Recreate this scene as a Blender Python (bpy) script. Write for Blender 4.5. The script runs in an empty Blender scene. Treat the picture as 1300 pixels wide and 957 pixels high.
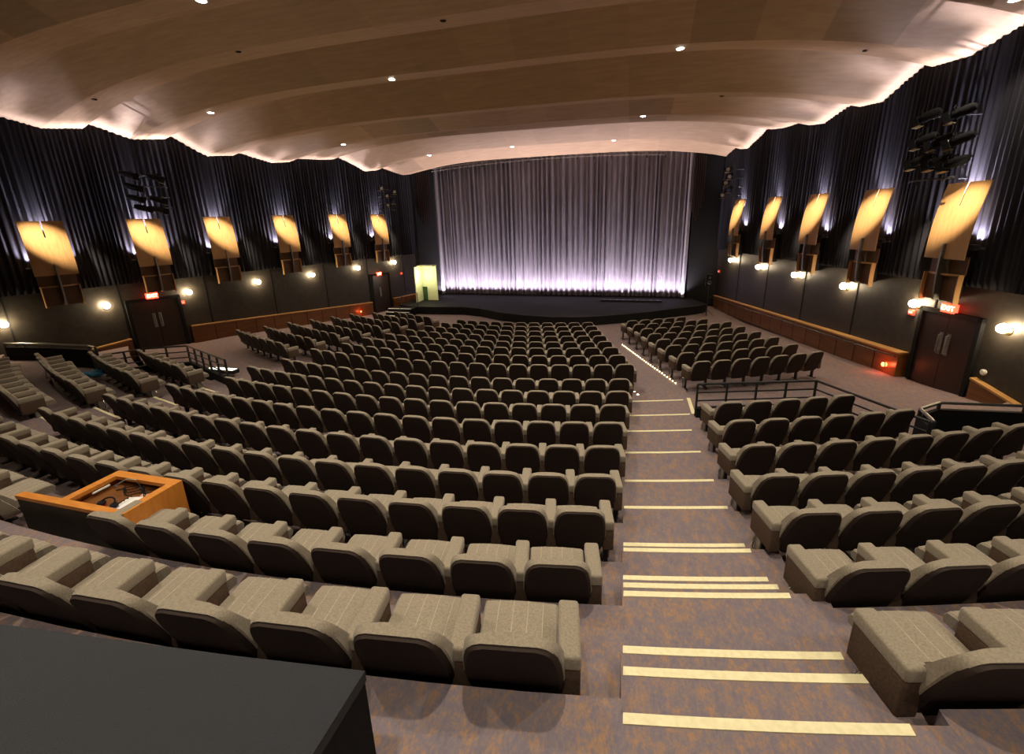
import bpy, bmesh, math, random
from mathutils import Vector, Matrix
random.seed(7)
SC = bpy.context.scene
COL = SC.collection
DZ = 5.0                       # the photograph was measured from the eye; the pit floor ends near z = 0
PI = math.pi

# ------------------------------------------------------------------ materials
def new_mat(name):
    m = bpy.data.materials.new(name); m.use_nodes = True
    nt = m.node_tree; b = nt.nodes['Principled BSDF']
    return m, nt, b
def N(nt, t, **kw):
    n = nt.nodes.new(t)
    for k, v in kw.items():
        if k in n.inputs: n.inputs[k].default_value = v
        else: setattr(n, k, v)
    return n
def ramp(nt, fac, stops):
    r = nt.nodes.new('ShaderNodeValToRGB'); e = r.color_ramp.elements
    e[0].position, e[0].color = stops[0][0], (*stops[0][1], 1)
    e[1].position, e[1].color = stops[-1][0], (*stops[-1][1], 1)
    for p, c in stops[1:-1]:
        x = e.new(p); x.color = (*c, 1)
    nt.links.new(fac, r.inputs[0]); return r
def noise_mat(name, c1, c2, scale=20, rough=.8, bump=0, bscale=None, stretch=(1, 1, 1), metal=0, detail=4, lo=.35, hi=.65, sheen=0, spec=.5):
    m, nt, b = new_mat(name)
    tc = N(nt, 'ShaderNodeTexCoord'); mp = N(nt, 'ShaderNodeMapping'); mp.inputs['Scale'].default_value = stretch
    nt.links.new(tc.outputs['Object'], mp.inputs[0])
    no = N(nt, 'ShaderNodeTexNoise', Scale=scale, Detail=detail); nt.links.new(mp.outputs[0], no.inputs[0])
    r = ramp(nt, no.outputs[0], [(lo, c1), (hi, c2)]); nt.links.new(r.outputs[0], b.inputs['Base Color'])
    b.inputs['Roughness'].default_value = rough; b.inputs['Metallic'].default_value = metal
    b.inputs['Specular IOR Level'].default_value = spec
    if sheen: b.inputs['Sheen Weight'].default_value = sheen
    if bump:
        n2 = N(nt, 'ShaderNodeTexNoise', Scale=bscale or scale * 4, Detail=2); nt.links.new(mp.outputs[0], n2.inputs[0])
        bp = N(nt, 'ShaderNodeBump', Strength=bump, Distance=.02); nt.links.new(n2.outputs[0], bp.inputs['Height'])
        nt.links.new(bp.outputs[0], b.inputs['Normal'])
    return m
def wood_mat(name, c1, c2, scale=3, stretch=(1, 12, 12), rough=.4, spec=.5):
    return noise_mat(name, c1, c2, scale, rough, stretch=stretch, detail=6, lo=.3, hi=.7, spec=spec)
def emit_mat(name, col, s):
    m, nt, b = new_mat(name)
    b.inputs['Base Color'].default_value = (*[min(1, c) for c in col], 1)
    b.inputs['Emission Color'].default_value = (*col, 1); b.inputs['Emission Strength'].default_value = s
    return m

M = {}
M['fabric'] = noise_mat('seat_fabric', (.235, .20, .150), (.31, .27, .21), 90, .95, .15, 400, sheen=.25, spec=.2)
M['piping'] = noise_mat('seat_piping', (.40, .35, .27), (.46, .41, .32), 60, .8, spec=.2)
M['shell'] = noise_mat('seat_shell', (.022, .014, .011), (.032, .020, .016), 60, .75, spec=.25)
M['armside'] = noise_mat('arm_side', (.07, .045, .032), (.10, .065, .045), 60, .85, spec=.2)
M['iron'] = noise_mat('black_iron', (.012, .012, .013), (.022, .022, .024), 30, .45, spec=.5)
M['chrome'] = noise_mat('chrome', (.6, .6, .58), (.7, .7, .68), 30, .25, metal=1)
M['brass'] = noise_mat('brass', (.55, .38, .14), (.65, .46, .18), 20, .3, metal=1)
M['steel'] = noise_mat('brushed_steel', (.22, .22, .21), (.32, .32, .30), 12, .38, metal=.9, stretch=(1, 1, 8))
M['black'] = noise_mat('matt_black', (.007, .007, .008), (.011, .011, .012), 30, .8, spec=.2)
M['stageblack'] = noise_mat('stage_floor_black', (.008, .008, .008), (.013, .012, .012), 3, .8, spec=.15)
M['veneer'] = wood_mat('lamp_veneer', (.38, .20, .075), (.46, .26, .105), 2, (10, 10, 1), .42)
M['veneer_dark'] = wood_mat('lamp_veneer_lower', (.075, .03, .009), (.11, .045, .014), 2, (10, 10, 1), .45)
M['wains'] = wood_mat('wainscot_wood', (.13, .047, .012), (.21, .08, .02), 1.2, (1, 1, 10), .35)
M['rail'] = wood_mat('oak_rail', (.42, .22, .07), (.52, .29, .10), 2, (1, 1, 10), .35)
M['desk'] = wood_mat('console_wood', (.55, .20, .03), (.68, .27, .05), 2.5, (2, 10, 2), .35)
M['door'] = wood_mat('door_wood', (.016, .006, .003), (.026, .010, .005), 1.5, (10, 10, 1), .4)
M['lowwall'] = noise_mat('lower_wall_panel', (.027, .023, .018), (.038, .032, .026), 6, .5, spec=.35)
M['drape'] = noise_mat('black_velour', (.015, .0145, .018), (.023, .022, .027), 14, .95, stretch=(1, 1, .1), spec=.1)
M['front'] = noise_mat('stage_curtain_cloth', (.115, .105, .125), (.17, .155, .18), 10, .9, stretch=(1, 1, .08), spec=.15)
M['curtedge'] = noise_mat('curtain_edge', (.26, .245, .29), (.30, .285, .33), 10, .8)
M['strip'] = noise_mat('nosing_strip', (.74, .68, .42), (.84, .78, .50), 30, .6)
M['riser'] = noise_mat('riser', (.14, .11, .10), (.2, .16, .14), 60, .9)
M['paper'] = noise_mat('paper', (.8, .8, .78), (.88, .88, .86), 4, .7)
M['pinkpaper'] = noise_mat('pink_paper', (.75, .35, .33), (.8, .42, .4), 4, .7)
M['blueplastic'] = emit_mat('blue_display', (.1, .15, .9), 1.2)
M['redplastic'] = noise_mat('red_plastic', (.5, .02, .02), (.6, .03, .03), 4, .4)
M['lens'] = noise_mat('blue_lens', (.05, .09, .28), (.08, .16, .42), 3, .15)
M['lenswhite'] = noise_mat('clear_lens', (.7, .7, .62), (.8, .8, .74), 3, .15)
M['barndoor'] = noise_mat('gold_lamp_trim', (.28, .20, .08), (.38, .28, .12), 10, .4, metal=.4)
M['bulb'] = emit_mat('sconce_bulb', (1.0, .78, .48), 70)
M['dl'] = emit_mat('downlight_lens', (1.0, .95, .88), 14)
M['dlbright'] = emit_mat('downlight_lens_bright', (1.0, .98, .92), 60)
M['dot'] = emit_mat('aisle_bulb', (1.0, .72, .42), 5)
M['exit'] = emit_mat('exit_red', (1.0, .045, .02), 3.0)
M['exittext'] = emit_mat('exit_letters', (1.0, .55, .25), 7)
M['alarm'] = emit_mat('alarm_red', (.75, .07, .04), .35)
M['redglow'] = emit_mat('red_lamp', (1.0, .10, .03), 9)
M['greenwall'] = noise_mat('pale_green_wall', (.74, .74, .42), (.80, .79, .48), 3, .8)
M['greendark'] = noise_mat('green_flat', (.03, .07, .02), (.05, .10, .03), 3, .8)
M['blueglass'] = noise_mat('blue_bag', (.02, .10, .18), (.04, .22, .36), 9, .5)
M['whitefloor'] = emit_mat('floor_light_lens', (.95, 1.0, .80), 1.3)

def carpet_mat():
    m, nt, b = new_mat('carpet')
    tc = N(nt, 'ShaderNodeTexCoord'); mp = N(nt, 'ShaderNodeMapping'); mp.inputs['Scale'].default_value = (1.5, .8, 1)
    nt.links.new(tc.outputs['Object'], mp.inputs[0])
    n1 = N(nt, 'ShaderNodeTexNoise', Scale=34, Detail=5, Roughness=.75); n2 = N(nt, 'ShaderNodeTexNoise', Scale=9, Detail=5, Roughness=.7)
    n3 = N(nt, 'ShaderNodeTexNoise', Scale=110, Detail=2)
    for n in (n1, n2, n3): nt.links.new(mp.outputs[0], n.inputs[0])
    a = N(nt, 'ShaderNodeMath', operation='ADD'); nt.links.new(n1.outputs[0], a.inputs[0]); nt.links.new(n2.outputs[0], a.inputs[1])
    a2 = N(nt, 'ShaderNodeMath', operation='MULTIPLY_ADD'); nt.links.new(n3.outputs[0], a2.inputs[0]); a2.inputs[1].default_value = .35
    nt.links.new(a.outputs[0], a2.inputs[2])
    r = ramp(nt, a2.outputs[0], [(.0, (.15, .13, .165)), (.50, (.20, .165, .185)), (.60, (.25, .175, .145)), (1, (.36, .21, .12))])
    # the sum runs 0.6 .. 1.8 : bring it into 0 .. 1
    mr = N(nt, 'ShaderNodeMapRange'); nt.links.new(a2.outputs[0], mr.inputs[0])
    mr.inputs[1].default_value = .85; mr.inputs[2].default_value = 1.5
    nt.links.new(mr.outputs[0], r.inputs[0])
    nt.links.new(r.outputs[0], b.inputs['Base Color']); b.inputs['Roughness'].default_value = .95
    b.inputs['Specular IOR Level'].default_value = .15
    bp = N(nt, 'ShaderNodeBump', Strength=.4, Distance=.01); nt.links.new(n3.outputs[0], bp.inputs['Height']); nt.links.new(bp.outputs[0], b.inputs['Normal'])
    return m
M['carpet'] = carpet_mat()
def ceiling_mat():
    m, nt, b = new_mat('ceiling_veneer')
    at = N(nt, 'ShaderNodeAttribute', attribute_name='tone')
    tc = N(nt, 'ShaderNodeTexCoord'); mp = N(nt, 'ShaderNodeMapping'); mp.inputs['Scale'].default_value = (.6, 5, 5)
    nt.links.new(tc.outputs['Object'], mp.inputs[0])
    no = N(nt, 'ShaderNodeTexNoise', Scale=2.0, Detail=5); nt.links.new(mp.outputs[0], no.inputs[0])
    r = ramp(nt, no.outputs[0], [(.3, (.43, .29, .175)), (.7, (.52, .36, .225))])
    mx = N(nt, 'ShaderNodeMix', data_type='RGBA', blend_type='MULTIPLY'); mx.inputs[0].default_value = 1
    nt.links.new(r.outputs[0], mx.inputs[6]); nt.links.new(at.outputs['Color'], mx.inputs[7])
    nt.links.new(mx.outputs[2], b.inputs['Base Color']); b.inputs['Roughness'].default_value = .55
    b.inputs['Specular IOR Level'].default_value = .35
    return m
M['ceiling'] = ceiling_mat()

# ------------------------------------------------------------------ mesh builder
class MB:
    def __init__(s): s.v = []; s.f = []; s.m = []; s.mats = []
    def mi(s, mat):
        if mat not in s.mats: s.mats.append(mat)
        return s.mats.index(mat)
    def add(s, vs, fs, mat, T=None):
        o = len(s.v); k = s.mi(mat)
        for p in vs:
            p = Vector(p)
            if T is not None: p = T @ p
            s.v.append(p[:])
        for f in fs: s.f.append(tuple(i + o for i in f)); s.m.append(k)
    def box(s, x0, x1, y0, y1, z0, z1, mat, T=None):
        vs = [(x, y, z) for z in (z0, z1) for y in (y0, y1) for x in (x0, x1)]
        s.add(vs, [(0, 2, 3, 1), (4, 5, 7, 6), (0, 1, 5, 4), (2, 6, 7, 3), (0, 4, 6, 2), (1, 3, 7, 5)], mat, T)
    def rbox(s, x0, x1, y0, y1, z0, z1, r, mat, T=None, n=3, dome=0):
        """box whose eight corners and twelve edges are rounded"""
        bm = bmesh.new(); bmesh.ops.create_cube(bm, size=1)
        bmesh.ops.scale(bm, vec=(x1 - x0, y1 - y0, z1 - z0), verts=bm.verts)
        bmesh.ops.translate(bm, vec=((x0 + x1) / 2, (y0 + y1) / 2, (z0 + z1) / 2), verts=bm.verts)
        bmesh.ops.bevel(bm, geom=bm.edges[:], offset=r, segments=n, profile=.5, affect='EDGES')
        s.bm(bm, mat, T)
    def bm(s, bm, mat, T=None):
        bm.verts.index_update()
        s.add([v.co[:] for v in bm.verts], [tuple(v.index for v in f.verts) for f in bm.faces], mat, T); bm.free()
    def tube(s, pts, r, mat, n=8, T=None, cap=True):
        pts = [Vector(p) for p in pts]; vs = []; fs = []
        rr = r if isinstance(r, (list, tuple)) else [r] * len(pts)
        up = None
        for i, p in enumerate(pts):
            d = (pts[min(i + 1, len(pts) - 1)] - pts[max(i - 1, 0)]).normalized()
            if up is None: up = Vector((0, 0, 1)) if abs(d.z) < .9 else Vector((1, 0, 0))
            a = d.cross(up).normalized(); b = a.cross(d).normalized(); up = b
            for k in range(n):
                t = 2 * PI * k / n; vs.append((p + (a * math.cos(t) + b * math.sin(t)) * rr[i])[:])
        for i in range(len(pts) - 1):
            for k in range(n):
                a = i * n + k; b = i * n + (k + 1) % n; fs.append((a, b, b + n, a + n))
        if cap: fs.append(tuple(range(n))[::-1]); fs.append(tuple(range((len(pts) - 1) * n, len(pts) * n)))
        s.add(vs, fs, mat, T)
    def lathe(s, prof, mat, T=None, n=20):
        vs = []; fs = []
        for r, z in prof:
            for k in range(n): t = 2 * PI * k / n; vs.append((r * math.cos(t), r * math.sin(t), z))
        for i in range(len(prof) - 1):
            for k in range(n):
                a = i * n + k; b = i * n + (k + 1) % n; fs.append((a, b, b + n, a + n))
        fs.append(tuple(range(n))[::-1]); fs.append(tuple(range((len(prof) - 1) * n, len(prof) * n)))
        s.add(vs, fs, mat, T)
    def prism(s, poly, z0, z1, mat, T=None):
        n = len(poly); vs = [(x, y, z0) for x, y in poly] + [(x, y, z1) for x, y in poly]
        fs = [tuple(range(n))[::-1], tuple(range(n, 2 * n))] + [(i, (i + 1) % n, (i + 1) % n + n, i + n) for i in range(n)]
        s.add(vs, fs, mat, T)
    def grid(s, P, mat, closed=False):
        """P[i][j] points"""
        o = [p for row in P for p in row]; nj = len(P[0]); fs = []
        for i in range(len(P) - 1):
            for j in range(nj - 1): a = i * nj + j; fs.append((a, a + 1, a + nj + 1, a + nj))
        s.add(o, fs, mat)
    def mesh(s, name, smooth=False, normals=True):
        me = bpy.data.meshes.new(name); me.from_pydata(s.v, [], s.f)
        for m in s.mats: me.materials.append(m)
        me.polygons.foreach_set('material_index', s.m)
        if normals:
            bm = bmesh.new(); bm.from_mesh(me); bmesh.ops.recalc_face_normals(bm, faces=bm.faces); bm.to_mesh(me); bm.free()
        if smooth:
            me.shade_smooth() if smooth is True else me.set_sharp_from_angle(angle=math.radians(smooth))
            for p in me.polygons: p.use_smooth = True
        me.update(); return me
    def build(s, name, parent=None, smooth=False, loc=None, rz=0):
        o = bpy.data.objects.new(name, s.mesh(name, smooth)); COL.objects.link(o)
        if parent is not None: o.parent = parent
        if loc is not None: o.location = loc
        if rz: o.rotation_euler.z = rz
        return o
def tag(o, label=None, cat=None, group=None, kind=None):
    if label: o['label'] = label
    if cat: o['category'] = cat
    if group: o['group'] = group
    if kind: o['kind'] = kind
    return o
def thing(name, label, cat, loc=(0, 0, 0), rz=0, group=None):
    o = bpy.data.objects.new(name, None); COL.objects.link(o); o.empty_display_size = .1
    o.location = loc; o.rotation_euler = (0, 0, rz)
    return tag(o, label, cat, group)
def struct(o): o['kind'] = 'structure'; return o
def copy_tree(o, parent=None):
    c = o.copy(); COL.objects.link(c); c.parent = parent
    for ch in list(o.children): copy_tree(ch, c)
    return c

# ------------------------------------------------------------------ measured layout
CAM = (547.71, 0.26691, 0.03149, -0.2676); CX = 4.731
Y0 = [1.295, 2.281, 3.204, 4.074, 5.066, 6.081, 7.082, 8.107, 9.167, 10.263, 11.312, 12.317, 13.315, 14.319, 15.321, 16.322, 17.322]
RC = [27.182, 25.684, 25.788, 25.269, 24.535, 23.796, 23.008, 22.195, 21.115, 20.03, 19.437, 18.456, 17.478, 16.491, 15.5, 14.505, 13.509]
ZB = [-1.989, -2.409, -2.631, -2.807, -2.983, -3.116, -3.246, -3.394, -3.517, -3.533, -3.609, -3.677, -3.759, -3.827, -3.892, -3.959, -4.035]
XR = [4.247, 4.322, 4.395, 4.481, 4.507, 4.542, 4.584, 4.643, 4.663, 4.783, 4.562, 4.34, 4.113, 3.884, 3.654, 3.432, 3.198]
WD = [0.598, 0.579, 0.565, 0.551, 0.562, 0.545, 0.547, 0.551, 0.548, 0.551, 0.546, 0.56, 0.56, 0.559, 0.558, 0.56, 0.559]
H = .84
F = [z - H for z in ZB]
def arc(k, s, dr=0):          # k 1..17 ; s metres along the row from the room's middle ; dr towards the stage
    y0, r = Y0[k - 1], RC[k - 1]; a = s / r
    return Vector(((r - dr) * math.sin(a), y0 + r - (r - dr) * math.cos(a), 0)), a
def arcY(k, X):
    if k < 1: y0, r = Y0[0] - (1 - k) * 1.0, RC[0]
    else: y0, r = Y0[k - 1], RC[k - 1]
    lim = .62 * r; x = min(abs(X), lim)
    y = y0 + r - math.sqrt(r * r - x * x)
    if abs(X) > lim: y += (abs(X) - lim) * lim / math.sqrt(r * r - lim * lim)
    return y
def WLp(y, out=0.):            # left wall plane, and a point `out` metres into the room
    x = -13.1 + .3 * (y - 12); n = Vector((1, -.3, 0)).normalized(); return Vector((x, y, 0)) + n * out
def WRp(y, out=0.):
    x = 12.5 - .2 * (y - 12); n = Vector((-1, -.2, 0)).normalized(); return Vector((x, y, 0)) + n * out
ANG_L = math.atan2(.3, 1)      # turn about z that carries +Y onto the wall's run
ANG_R = math.atan2(-.2, -1)
def frameL(y, out=0., z=0.):   # local x = out of the wall into the room, local y = along the wall to the camera's left... away
    o = WLp(y, out); ex = Vector((1, -.3, 0)).normalized(); ey = Vector((.3, 1, 0)).normalized()
    return Matrix(((ex.x, ey.x, 0, o.x), (ex.y, ey.y, 0, o.y), (0, 0, 1, z), (0, 0, 0, 1)))
def frameR(y, out=0., z=0.):   # mirrored sense is obtained with a real rotation: x into the room, y towards the back of the hall
    o = WRp(y, out); ex = Vector((-1, -.2, 0)).normalized(); ey = Vector((.2, -1, 0)).normalized()
    return Matrix(((ex.x, ey.x, 0, o.x), (ex.y, ey.y, 0, o.y), (0, 0, 1, z), (0, 0, 0, 1)))

# ------------------------------------------------------------------ camera
f, pi_, ro, ya = CAM
def cam_ray(x, y):
    u = x - 650.; v = 434. - y
    cr, sr = math.cos(ro), math.sin(ro); u, v = u * cr + v * sr, v * cr - u * sr
    cp, sp = math.cos(pi_), math.sin(pi_); yf = f * cp + v * sp; z = -f * sp + v * cp
    cy, sy = math.cos(ya), math.sin(ya); return Vector((u * cy + yf * sy, -u * sy + yf * cy, z))
fw = cam_ray(650, 434).normalized(); rt = (cam_ray(651, 434) - cam_ray(650, 434)).normalized(); up = rt.cross(fw)
cd = bpy.data.cameras.new('camera'); cam = bpy.data.objects.new('camera', cd); COL.objects.link(cam)
cam.matrix_world = Matrix(((rt.x, up.x, -fw.x, CX), (rt.y, up.y, -fw.y, 0), (rt.z, up.z, -fw.z, 0), (0, 0, 0, 1)))
cd.sensor_width = 36; cd.sensor_fit = 'HORIZONTAL'; cd.lens = f / 1300 * 36; cd.shift_y = -(478.5 - 434) / 1300
cd.clip_start = .05; SC.camera = cam

# ------------------------------------------------------------------ floor
fl = MB(); C_ = M['carpet']
def plat(k, s0, s1, ya_fn, yb_fn, z, zb=-.7, step=.5):
    n = max(2, int(abs(s1 - s0) / step) + 1)
    xs = [s0 + (s1 - s0) * i / (n - 1) for i in range(n)]
    A = [(x, ya_fn(x)) for x in xs]; B = [(x, yb_fn(x)) for x in xs]
    top = len(fl.v)
    vs = []; fs = []
    for (xa, y1), (xb, y2) in zip(A, B): vs += [(xa, y1, z), (xb, y2, z), (xb, y2, z + zb), (xa, y1, z + zb)]
    for i in range(n - 1):
        a = i * 4; fs += [(a, a + 4, a + 5, a + 1), (a + 1, a + 5, a + 6, a + 2), (a + 3, a + 7, a + 4, a)]
    fs += [(0, 1, 2, 3), ((n - 1) * 4, (n - 1) * 4 + 3, (n - 1) * 4 + 2, (n - 1) * 4 + 1)]
    fl.add(vs, fs, C_)
BO = .015
bnd = lambda k, o: (lambda X: arcY(k, X) + o)
ASL = lambda X: .0
AX0, AX1 = 4.78, 6.30          # right aisle
LX0, LX1 = -6.75, -5.22        # left aisle
nose = {0: [(.64, F[0] + .30), (.90, F[0] + .15)], 1: [(.0, 0), (.21, -.14), (.46, -.28)], 2: [(.20, 0), (.40, -.11)], 3: [(.34, 0)], 4: [(.22, 0)], 5: [(.33, 0)], 6: [(.38, 0)], 7: [(.39, 0)], 8: [(.42, 0)]}
# seating blocks: k = 0 is the level behind the last row
for k in range(0, 10):
    z = F[k - 1] if k else F[0] + .45
    a0 = bnd(k, BO) if k else (lambda X: -4.2)
    b0 = bnd(k + 1, BO)
    plat(k, LX1, AX0, a0, b0, z)
    if k <= 6:
        plat(k, AX1, 13.9, a0, b0, z); plat(k, -16.5, LX0, a0, b0, z)
    elif k == 7:
        plat(k, AX1, 9.9, a0, lambda X: 8.95 + .22 * (X - 6.2), z); plat(k, -10.2, LX0, a0, lambda X: 8.75 + .32 * (-X - 5.85), z)
# aisles, each with its own nosing lines
STR = []
for (x0, x1, side) in ((AX0, AX1, 'R'), (LX0, LX1, 'L')):
    prev = (lambda X: -4.2); 
    levels = [(F[0] + .45, (lambda X: arcY(1, X) + .36))]
    levels.append((F[0] + .30, (lambda X: arcY(1, X) + .300 + .0)))
    levels = [(F[0] + .45, lambda X: arcY(1, X) - .06), (F[0] + .30, lambda X: arcY(1, X) + .30), (F[0] + .15, lambda X: arcY(1, X) + .56),
              (F[0], lambda X: arcY(2, X) + .15), (F[0] - .14, lambda X: arcY(2, X) + .38), (F[0] - .28, lambda X: arcY(2, X) + .61),
              (F[1], lambda X: arcY(3, X) + .21), (F[1] - .11, lambda X: arcY(3, X) + .42), (F[2], lambda X: arcY(4, X) + .34),
              (F[3], lambda X: arcY(5, X) + .20), (F[4], lambda X: arcY(6, X) + .30), (F[5], lambda X: arcY(7, X) + .35),
              (F[6], lambda X: arcY(8, X) + .31), (F[7], lambda X: arcY(9, X) + .36), (F[8], lambda X: arcY(10, X) + .5)]
    for i, (z, fn) in enumerate(levels):
        plat(0, x0, x1, prev, fn, z, -.9, .3)
        if i < 14: STR.append((side, i, z, fn))
        prev = fn
# sloping floor in front and at the sides
def kz(X, Y):
    if Y >= arcY(17, X): return max(-4.95, F[16] - .03 - (Y - arcY(17, X)) * .05)
    lo = 7
    for k in range(7, 17):
        a, b = arcY(k, X), arcY(k + 1, X)
        if Y < b:
            t = max(0, min(1, (Y - a) / (b - a))); return F[k - 1] + (F[k] - F[k - 1]) * t - .03
    return F[16]
P = []
for j in range(0, 61):
    X = -15 + j * .5
    ys = arcY(6.0 if False else 7, X) + .3
    P.append([(X, ys + (29 - ys) * i / 44, kz(X, ys + (29 - ys) * i / 44)) for i in range(45)])
fl.grid(P, C_)
floor = struct(fl.build('floor'))

# nosing strips
names = ['first', 'second', 'third', 'fourth', 'fifth', 'sixth', 'seventh', 'eighth', 'ninth', 'tenth', 'eleventh', 'twelfth', 'thirteenth', 'fourteenth', 'fifteenth', 'sixteenth', 'seventeenth', 'eighteenth', 'nineteenth', 'twentieth']
ci = {'R': 0, 'L': 0}
for side, i, z, fn in STR:
    if side == 'L' and i < 8: continue
    x0, x1 = ((4.79, 6.12 - (.09 if i > 2 else 0) + (.1 if i > 11 else 0)) if side == 'R' else (-6.66, -5.30))
    mb = MB(); w = .048 if i < 6 else .050
    n = 6; xs = [x0 + (x1 - x0) * q / n for q in range(n + 1)]
    T = [[(x, fn(x) - .008, z + .004) for x in xs], [(x, fn(x) - w, z + .004) for x in xs]]
    vs = []; fs = []
    for q, x in enumerate(xs): vs += [(x, fn(x) + .004, z - .02), (x, fn(x) + .004, z + .006), (x, fn(x) - w, z + .006), (x, fn(x) - w, z - .001)]
    for q in range(n):
        a = q * 4; fs += [(a, a + 4, a + 5, a + 1), (a + 1, a + 5, a + 6, a + 2), (a + 2, a + 6, a + 7, a + 3)]
    fs += [(0, 1, 2, 3), (n * 4, n * 4 + 3, n * 4 + 2, n * 4 + 1)]
    mb.add(vs, fs, M['strip'])
    o = mb.build('step_nosing')
    lab = (f"pale yellow nosing strip on the stepped aisle, {names[ci['R']] if ci['R'] else 'hidden first'} counting from the camera"
           if side == 'R' else f"yellow nosing strip on the far left aisle steps, {names[ci['L']]} one going down")
    if side == 'R': lab = f"pale yellow nosing strip of the right stepped aisle, {names[ci['R']]} edge from the camera"
    tag(o, lab, 'step strip', 'yellow nosing strips on the aisle steps'); ci[side] += 1
mb = MB(); mb.box(6.22, 6.30, 9.55, 10.55, F[7] - .02, F[7] + .008, M['strip']); 
tag(mb.build('landing_border'), 'short pale border strip along the aisle edge beside the black railing foot', 'step strip')

# ------------------------------------------------------------------ ceiling
# key: (Y at left wall, X left, Y right wall, X right, side z U, side z T, side z H, crown z U, crown z T)
BAYS = [(-3.9, 3.5, 5.0), (-1.3, 3.5, 4.95), (1.3, 3.5, 4.9), (3.9, 3.5, 4.88), (6.5, 3.45, 4.85), (9.0, 3.42, 4.78), (11.6, 3.36, 4.84), (13.82, 3.37, 4.52), (16.1, 3.07, 3.94), (18.53, 3.05, 3.92), (20.91, 3.43, 4.22), (23.64, 3.10, 4.0), (26.4, 3.12, 3.80)]
YRr = [-3.9, -1.3, 1.3, 3.9, 6.6, 9.2, 12.1, 14.56, 17.0, 19.5, 22.18, 25.06, 27.5]
def hw(Y): return (13.1 - .3 * (Y - 12) + 12.5 - .2 * (Y - 12)) / 2 + .2, ((12.5 - .2 * (Y - 12)) - (13.1 - .3 * (Y - 12))) / 2
def czl(YL, YR, X):
    XL = -13.1 + .3 * (YL - 12); XRr = 12.5 - .2 * (YR - 12); return YL + (YR - YL) * (X - XL) / (XRr - XL)
def prof(zs, zc, X, Y):
    h, c = hw(Y); r = min(1.12, abs(X - c) / h); return zs + (zc - zs) * (1 - r ** 3.7)
cm = MB(); tones = []
random.seed(11)
xcols = [-18 + i * .5 for i in range(73)]
def crow(YL, YR, zs, zc):
    row = []
    for X in xcols:
        Y = czl(YL, YR, X); row.append((X, Y, prof(zs, zc, X, Y)))
    return row
rows = []
for i, (yl, zs, zc) in enumerate(BAYS):
    yr = YRr[i]; 
    if i == 0: rows.append(('H', crow(yl - .6, yr - .6, zs, zc)))
    L_ = yl - BAYS[i - 1][0] if i else 2.5
    if i: 
        pz = BAYS[i - 1]; rows.append(('H', crow(pz[0] + .12, YRr[i - 1] + .14, pz[1] + .17, pz[2] + .26)))
    du = .95 if 0 < i < 9 else .82
    rows.append(('U', crow(yl - du, yr - du - .05, zs - .11, zc - .14)))
    rows.append(('T', crow(yl, yr, zs, zc)))
rows.append(('E', crow(BAYS[-1][0] + .02, YRr[-1] + .02, 5.2, 5.4)))
P = [r for _, r in rows]
cm.grid(P, M['ceiling'])
nj = len(xcols) - 1
for i in range(len(P) - 1):
    lab = rows[i + 1][0]
    for j in range(nj):
        tones.append((lab, i, j // 3))
me = cm.mesh('ceiling', normals=False)
me.polygons.foreach_set('use_smooth', [False] * len(me.polygons))
ca = me.attributes.new('tone', 'FLOAT_COLOR', 'FACE'); cache = {}
dark = {}
for q, (lab, i, j) in enumerate(tones):
    key = (i, j)
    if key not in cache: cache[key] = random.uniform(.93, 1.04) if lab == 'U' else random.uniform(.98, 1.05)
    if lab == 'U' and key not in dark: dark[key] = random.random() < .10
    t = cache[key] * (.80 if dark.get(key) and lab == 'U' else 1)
    if lab == 'U': t *= .90  # painted shade: long slopes darkened so the bands seem to catch more light
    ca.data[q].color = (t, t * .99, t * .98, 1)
o = bpy.data.objects.new('ceiling', me); COL.objects.link(o); struct(o)
for p in me.polygons: p.use_smooth = True
ncol = len(xcols)
for e_ in me.edges:
    if e_.vertices[0] // ncol == e_.vertices[1] // ncol: e_.use_edge_sharp = True
def ceil_z(X, Y, which='T'):
    for a, b in zip(rows[:-1], rows[1:]):
        j = min(max(int((X + 18) / .5), 0), nj - 1); t = (X + 18) / .5 - j
        ya = a[1][j][1] * (1 - t) + a[1][j + 1][1] * t; yb = b[1][j][1] * (1 - t) + b[1][j + 1][1] * t
        if ya <= Y <= yb:
            za = a[1][j][2] * (1 - t) + a[1][j + 1][2] * t; zb = b[1][j][2] * (1 - t) + b[1][j + 1][2] * t
            return za + (zb - za) * (Y - ya) / max(1e-6, yb - ya)
    return 4.

# ------------------------------------------------------------------ walls
def side_wall(name, fr, ys, floor_z, ztop):
    mb = MB(); P0 = []
    for y in ys: P0.append(((fr(y) @ Vector((0, 0, floor_z - .4)))[:], (fr(y) @ Vector((0, 0, ztop)))[:]))
    vs = []; fs = []
    for y in ys:
        T = fr(y)
        vs += [(T @ Vector((-.25, 0, floor_z)))[:], (T @ Vector((0, 0, floor_z)))[:], (T @ Vector((0, 0, ztop)))[:], (T @ Vector((-.25, 0, ztop)))[:]]
    for i in range(len(ys) - 1):
        a = i * 4
        for q in range(4): fs.append((a + q, a + (q + 1) % 4, a + 4 + (q + 1) % 4, a + 4 + q))
    mb.add(vs, fs, M['lowwall']); return struct(mb.build(name))
side_wall('wall_left', lambda y: frameL(y), [-4.2, 5, 12, 20, 26.3], -5.4, 5.6)
side_wall('wall_right', lambda y: frameR(y), [-4.2, 5, 12, 20, 26.9], -5.4, 5.6)
mb = MB(); mb.box(-19, 17, -4.5, -4.25, -3.5, 6, M['lowwall']); struct(mb.build('wall_back'))
mb = MB(); mb.box(-13, 13, 29.2, 29.4, -5.4, 6, M['black']); struct(mb.build('wall_stage'))
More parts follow.
